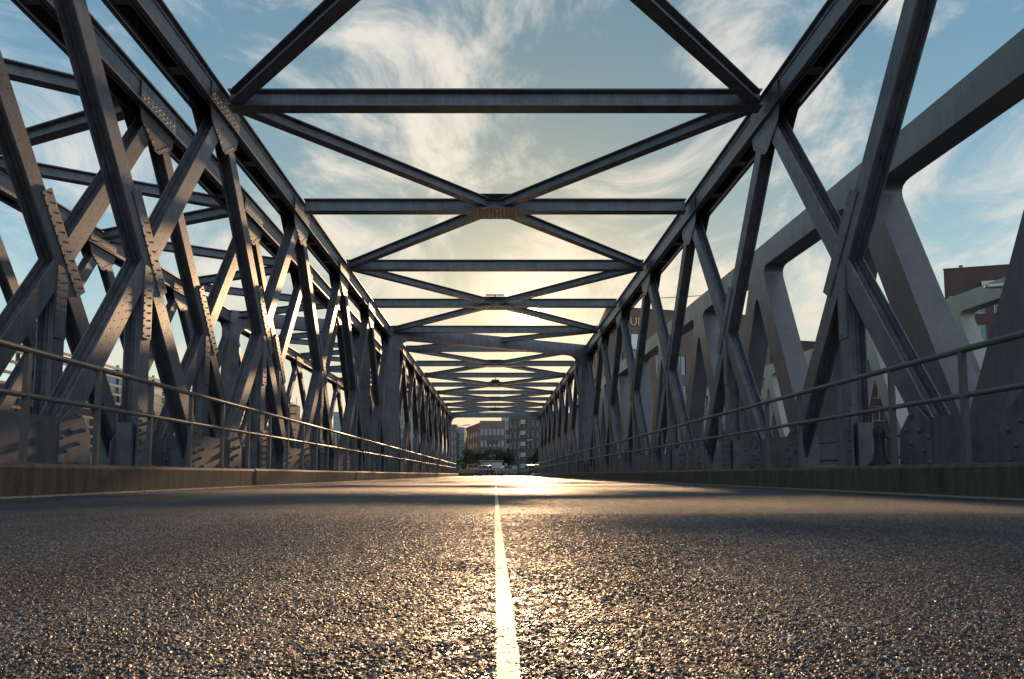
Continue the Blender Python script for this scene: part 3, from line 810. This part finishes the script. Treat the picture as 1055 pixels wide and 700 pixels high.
for f in range(5):
    bb = MB().obox(p6, U6, N6, Vector((0,0,1)), (4.2, 5.6), (.003, .8), (1.6+f*2.35, 1.7+f*2.35)).obox(p6, U6, N6, Vector((0,0,1)), (4.2, 5.6), (.74, .8), (1.701+f*2.35, 2.5+f*2.35))
    bb.build('balcony', LFRAME, r6)
r4, p4, q4, U4, N4 = b4
for f in range(3):
    MB().obox(p4, U4, N4, Vector((0,0,1)), (1.6, 4.4), (.003, .7), (2.6+f*2.4, 3.4+f*2.4)).build('balcony', FRAME, r4)

# left background seen through the trusses
building('scaffold like apartment block with stacked balconies seen through the left trusses', at(283, 230), at(298, 230), 12, 24, BR_GREY, (3, 8, dict(ww=1.0, hh=1.4)), name='apartment_block')
rr = bpy.data.objects['apartment_block']
for f in range(9):
    x0 = at(298.5, 230)[0]
    MB().box(x0, x0+3.2, 226, 230, 1.5+f*2.7, 1.7+f*2.7).box(x0+3.05, x0+3.2, 226, 226.1, 1.701+f*2.7, 4.2+f*2.7).box(x0, x0+3.2, 226, 226.06, 2.5+f*2.7, 2.6+f*2.7).build('balcony', FRAME, rr)
GW = simple('blue_curtain_wall', (.20,.27,.31), .35, .2)
building('blue glass tower small and far behind the left trusses', at(343, 320), at(352, 320), 10, 29, GW, (3, 9, dict(ww=.9, hh=1.9)), name='glass_tower', fm=LFRAME)
building('pale gridded glass block behind the left portal column', at(408, 200), at(428, 196), 12, 22.5, CONC, (5, 8, dict(ww=.85, hh=1.9, base=.4, top=.6)), name='glass_block', fm=LFRAME)
building('low glass roofed hall far left behind the rail bridge', at(165, 120), at(205, 120), 16, 14.2, GW, (7, 4, dict(ww=.85, hh=2.6)), name='glass_hall', fm=LFRAME)
building('teal glass office building at the far left behind the slatted fence', at(96, 110), at(128, 110), 14, 16.6, GW, (5, 6, dict(ww=.8, hh=1.9)), name='glass_office', fm=LFRAME)
building('long low dark depot building at the far left behind the rail bridge', at(-60, 100), at(92, 104), 14, 13.2, BR_DARK, (14, 4, dict(ww=1.0, hh=1.6)), name='depot_building', fm=LFRAME)
building('dark brick warehouse between the glass hall and the apartment block at left', at(206, 160), at(281, 166), 14, 11.5, BR_DARK, (12, 3, dict(ww=.8, hh=1.5)), name='warehouse', fm=LFRAME)
building('dark low block between the glass tower and the gridded glass block', at(353, 230), at(407, 230), 12, 11.5, BR_GREY, (9, 3, dict(ww=.9, hh=1.4)), name='low_block', fm=LFRAME)

# lattice crane mast
cm = empty('tower_crane', (0,0,0), 'thin lattice tower crane small at the far left', 'crane')
cx_, cy_ = at(42, 180); m = MB()
for a in (-.7, .7):
    for b2_ in (-.7, .7): m.tube((cx_+a, cy_+b2_, 0), (cx_+a, cy_+b2_, 37), .09, seg=5)
for k in range(26):
    zz = k*1.4
    for sg in (-1, 1): m.tube((cx_-.7*sg, cy_-.7, zz), (cx_+.7*sg, cy_-.7, zz+1.4), .06, seg=4)
m.build('mast', STEEL, cm)
MB().tube((cx_-14, cy_, 37.3), (cx_+7, cy_, 37.3), .25, seg=5).build('jib', STEEL, cm)

# ------------------------------------------------------------------ trees
LEAF = simple('dark_foliage', (.035,.05,.022), .7, 0, .5, 1.5); BARK = simple('bark', (.07,.05,.035), .9)
def tree(x, Y, h, r, lab):
    rt = empty('street_tree', (x, Y, -.05), lab, 'tree', 'trees in front of the far row of buildings')
    rn = random.Random(int(x*100+Y))
    m = MB().tube((0,0,0), (0,0,h*.5), .16, .09, 8)
    for k in range(6):
        a = rn.uniform(0, 6.28); m.tube((0,0,h*.35+k*.15), (math.cos(a)*r*.6, math.sin(a)*r*.6, h*.7), .06, .02, 5)
    m.build('trunk', BARK, rt)
    m = MB(); cl_ = [(Vector((rn.gauss(0,r*.42), rn.gauss(0,r*.42), h*.62+rn.gauss(0,h*.15))), rn.uniform(.25,.5)*r) for _ in range(16)]
    for c, cr in cl_:
        for _ in range(90):
            d = Vector((rn.gauss(0,1), rn.gauss(0,1), rn.gauss(0,1))).normalized()*cr*rn.uniform(.4,1.05)
            q = c+d; a = Vector((rn.uniform(-1,1), rn.uniform(-1,1), rn.uniform(-1,1))).normalized()*.16; b2 = a.orthogonal().normalized()*.1
            b = len(m.v); m.v += [tuple(q-a), tuple(q+b2), tuple(q+a), tuple(q-b2)]; m.f.append((b,b+1,b+2,b+3))
    me = bpy.data.meshes.new('crown'); me.from_pydata(m.v, [], m.f); me.materials.append(LEAF); link('crown', me, rt)
tree(*at(484, 128), 5.2, 2.0, 'dark round street tree at the left, above the yellow excavator')
tree(*at(491, 132), 5.0, 1.6, 'smaller dark street tree just right of the leftmost tree')
tree(*at(502, 130), 5.4, 1.9, 'dark street tree above the left end of the bus shelter')
tree(*at(513, 126), 5.4, 1.8, 'dark street tree above the right end of the bus shelter')
tree(*at(522, 128), 5.6, 2.1, 'dark street tree left of the twin armed street lamp')
tree(*at(554, 120), 5.0, 1.6, 'dark street tree at the right end of the street beside the truss')

# ------------------------------------------------------------------ street furniture and vehicles
def street_lamp(x, Y, h, arms, lab, name='street_lamp', rz=0, group=None):
    rt = empty(name, (x, Y, -.05), lab, 'street lamp', group, rz)
    MB().tube((0,0,0), (0,0,h), .09, .05, 8).build('pole', STEEL2, rt, smooth=True)
    for sg in arms:
        MB().tube((0,0,h-.1), (sg*1.3,0,h+.1), .035, seg=6).build('arm', STEEL2, rt)
        MB().prism([(sg*1.2,-.14,h+.05),(sg*1.2,.14,h+.05),(sg*2.1,.10,h+.12),(sg*2.1,-.10,h+.12)], (0,0,.12)).build('lamp_head', LFRAME, rt)
x, Y = at(534, 95); street_lamp(x, Y, 4.9, (1,), 'slender street lamp with one pale arm at the far end of the road')
x, Y = at(468, 90); street_lamp(x, Y, 6.6, (1,), 'slim lamp pole at the left end of the street beside the dark glass block')
# lamp between the trusses of the right bridge
rt = empty('street_lamp', (12.25, 15.2, -.3), 'street lamp head seen over the right parallel bridge in front of the dark tower', 'street lamp')
MB().tube((0,0,0), (0,0,4.75), .06, .04, 10).build('pole', STEEL2, rt, smooth=True)
MB().tube((0,0,4.62), (-.55,0,4.74), .022, seg=8).build('arm', STEEL2, rt)
MB().prism([(-.4,-.07,4.70),(-.4,.07,4.70),(-.8,.11,4.72),(-1.12,.07,4.70),(-1.15,0,4.70),(-1.12,-.07,4.70),(-.8,-.11,4.72)], (0,0,.07)).build('lamp_head', WHITE, rt, bevel=.02)

# yellow excavator at the road works
YEL = simple('machine_yellow', (.30,.18,.05), .7); 
ex = empty('excavator', (*at(481, 80), 0), 'yellow excavator parked at the left side of the street beyond the bridge', 'excavator', rz=R(25))
ex.scale = (.8,.8,.8)
for sg in (-1, 1):
    MB().prism([(-1.1, sg*.62-.14, .12), (-.9, sg*.62-.14, 0), (.9, sg*.62-.14, 0), (1.1, sg*.62-.14, .12), (1.0, sg*.62-.14, .42), (-1.0, sg*.62-.14, .42)], (0,.28,0)).build('track', BLACK, ex)
MB().box(-1.0,.9,-.7,.7,.46,.95).build('body', YEL, ex, bevel=.05)
MB().prism([(-.1,-.65,.955),(.75,-.65,.955),(.65,-.65,1.75),(.0,-.65,1.75)], (0,.7,0)).build('cab', YEL, ex, bevel=.03)
MB().prism([(.02,-.662,1.1),(.68,-.662,1.1),(.6,-.662,1.62),(.06,-.662,1.62)], (0,.724,0)).build('cab_window', GLASS, ex)
def arm(pts, wdt, nm):
    m = MB()
    for a, b2 in zip(pts, pts[1:]): m.tube((a[0], .25, a[1]), (b2[0], .25, b2[1]), wdt, wdt*.8, 6)
    return m.build(nm, YEL, ex)
arm([(.8, 1.0), (1.3, 1.8), (1.9, 1.75)], .11, 'boom'); arm([(1.9, 1.75), (2.2, .8)], .08, 'dipper')
MB().prism([(2.1,.0,.8),(2.4,.0,.7),(2.4,.0,.3),(2.0,.0,.2),(1.85,.0,.45)], (0,.5,0)).build('bucket', BLACK, ex)

def car(x, Y, rz, col, lab):
    rt = empty('parked_car', (x, Y, .0), lab, 'car', 'cars parked beyond the bridge', rz)
    pm_ = simple('car_paint', col, .25, .2, .03)
    prof = [(-2.1,.28),(-2.15,.75),(-1.9,.92),(-1.45,1.0),(-.95,1.42),(.55,1.45),(1.15,1.0),(2.0,.85),(2.15,.55),(2.1,.28)]
    MB().prism([(a, -.85, b2) for a, b2 in prof], (0,1.7,0)).build('body', pm_, rt, bevel=.06)
    MB().prism([(a, -.858, b2) for a, b2 in [(-1.35,1.0),(-.9,1.36),(.5,1.38),(1.0,1.0)]], (0,1.716,0)).build('side_window', GLASS, rt)
    MB().prism([(-1.50,-.7,1.0),(-.99,-.6,1.40),(-.99,.6,1.40),(-1.50,.7,1.0)], (-.015,0,.02)).build('rear_window', GLASS, rt)
    MB().prism([(1.18,-.7,1.02),(.62,-.6,1.42),(.62,.6,1.42),(1.18,.7,1.02)], (.015,0,.02)).build('windscreen', GLASS, rt)
    for a in (-1.3, 1.35):
        for sg in (-1, 1):
            wh = MB().tube((a, sg*.70, .31), (a, sg*.87, .31), .31, seg=16).build('wheel', BLACK, rt); MB().tube((a, sg*.871, .31), (a, sg*.885, .31), .18, seg=12).build('rim', STEEL2, wh)
    for sg in (-1, 1):
        MB().box(2.06,2.16,sg*.62-.14,sg*.62+.14,.6,.74).build('headlight', WHITE, rt); MB().box(-2.17,-2.1,sg*.66-.12,sg*.66+.12,.66,.84).build('tail_light', simple('tail_red', (.4,.02,.02), .3), rt)
car(*at(499, 95), R(75), (.10,.11,.13), 'dark grey parked car left of the bus shelter')
car(*at(526, 100), R(10), (.22,.22,.23), 'silver parked car at the foot of the one armed street lamp')
car(*at(549, 88), R(95), (.05,.05,.06), 'black parked car at the right end of the bridge')
# shelter
sh = empty('bus_shelter', (*at(510, 108), 0), 'glass bus shelter with a pale flat roof in the middle of the far street', 'bus shelter')
MB().box(-2.6,1.4,-.8,.8,2.25,2.4).build('roof', CONC, sh)
for xx in (-2.4, -.6, 1.2):
    MB().box(xx-.04,xx+.04,.6,.68,0,2.248).build('post', STEEL2, sh)
MB().box(-2.35,-.65,.63,.65,.3,2.1).box(-.55,1.15,.63,.65,.3,2.1).build('glass_panel', GLASS, sh)
MB().box(-2.0,1.0,.1,.45,.42,.48).build('bench', STEEL2, sh)
MB().box(1.5,2.0,.2,.32,.2,2.0).build('poster_case', CONC, sh)
# red and pale grey barriers
RED = simple('barrier_red', (.33,.05,.035), .6)
bar = empty('road_barrier', (0,0,0), 'x', 'barrier', 'red and pale grey barriers at the road works')
MB().box(-.9,.9,-.02,.02,.75,1.0).build('board', CONC, bar)
m = MB()
for k in range(4): m.prism([(-.8+k*.45,-.026,.75),(-.6+k*.45,-.026,.75),(-.5+k*.45,-.026,1.0),(-.7+k*.45,-.026,1.0)], (0,.052,0))
m.build('red_stripes', RED, bar)
for sg in (-1, 1): MB().box(sg*.7-.03,sg*.7+.03,-.018,.018,.0,.749).box(sg*.7-.05,sg*.7+.05,-.3,.3,-.001,.06).build('leg', BLACK, bar)
spots = [(504.5, 86, 'beside the dark grey car'), (511, 84, 'in front of the bus shelter, nearest the centre line'), (519, 88, 'in front of the right end of the bus shelter'), (488.5, 78, 'right of the yellow excavator')]
for i, (px, Y, wh) in enumerate(spots):
    o = bar if i == 0 else copy_tree(bar)
    o.location = (*at(px, Y), 0); o['label'] = 'red and pale grey striped barrier ' + wh; o.rotation_euler.z = R((-12, 9, -4, 20)[i])

# ------------------------------------------------------------------ render settings
sc = bpy.context.scene
sc.view_settings.view_transform = 'Standard'; sc.view_settings.look = 'None'; sc.view_settings.exposure = .42; sc.view_settings.gamma = 1
sc.cycles.max_bounces = 5; sc.cycles.sample_clamp_indirect = 6
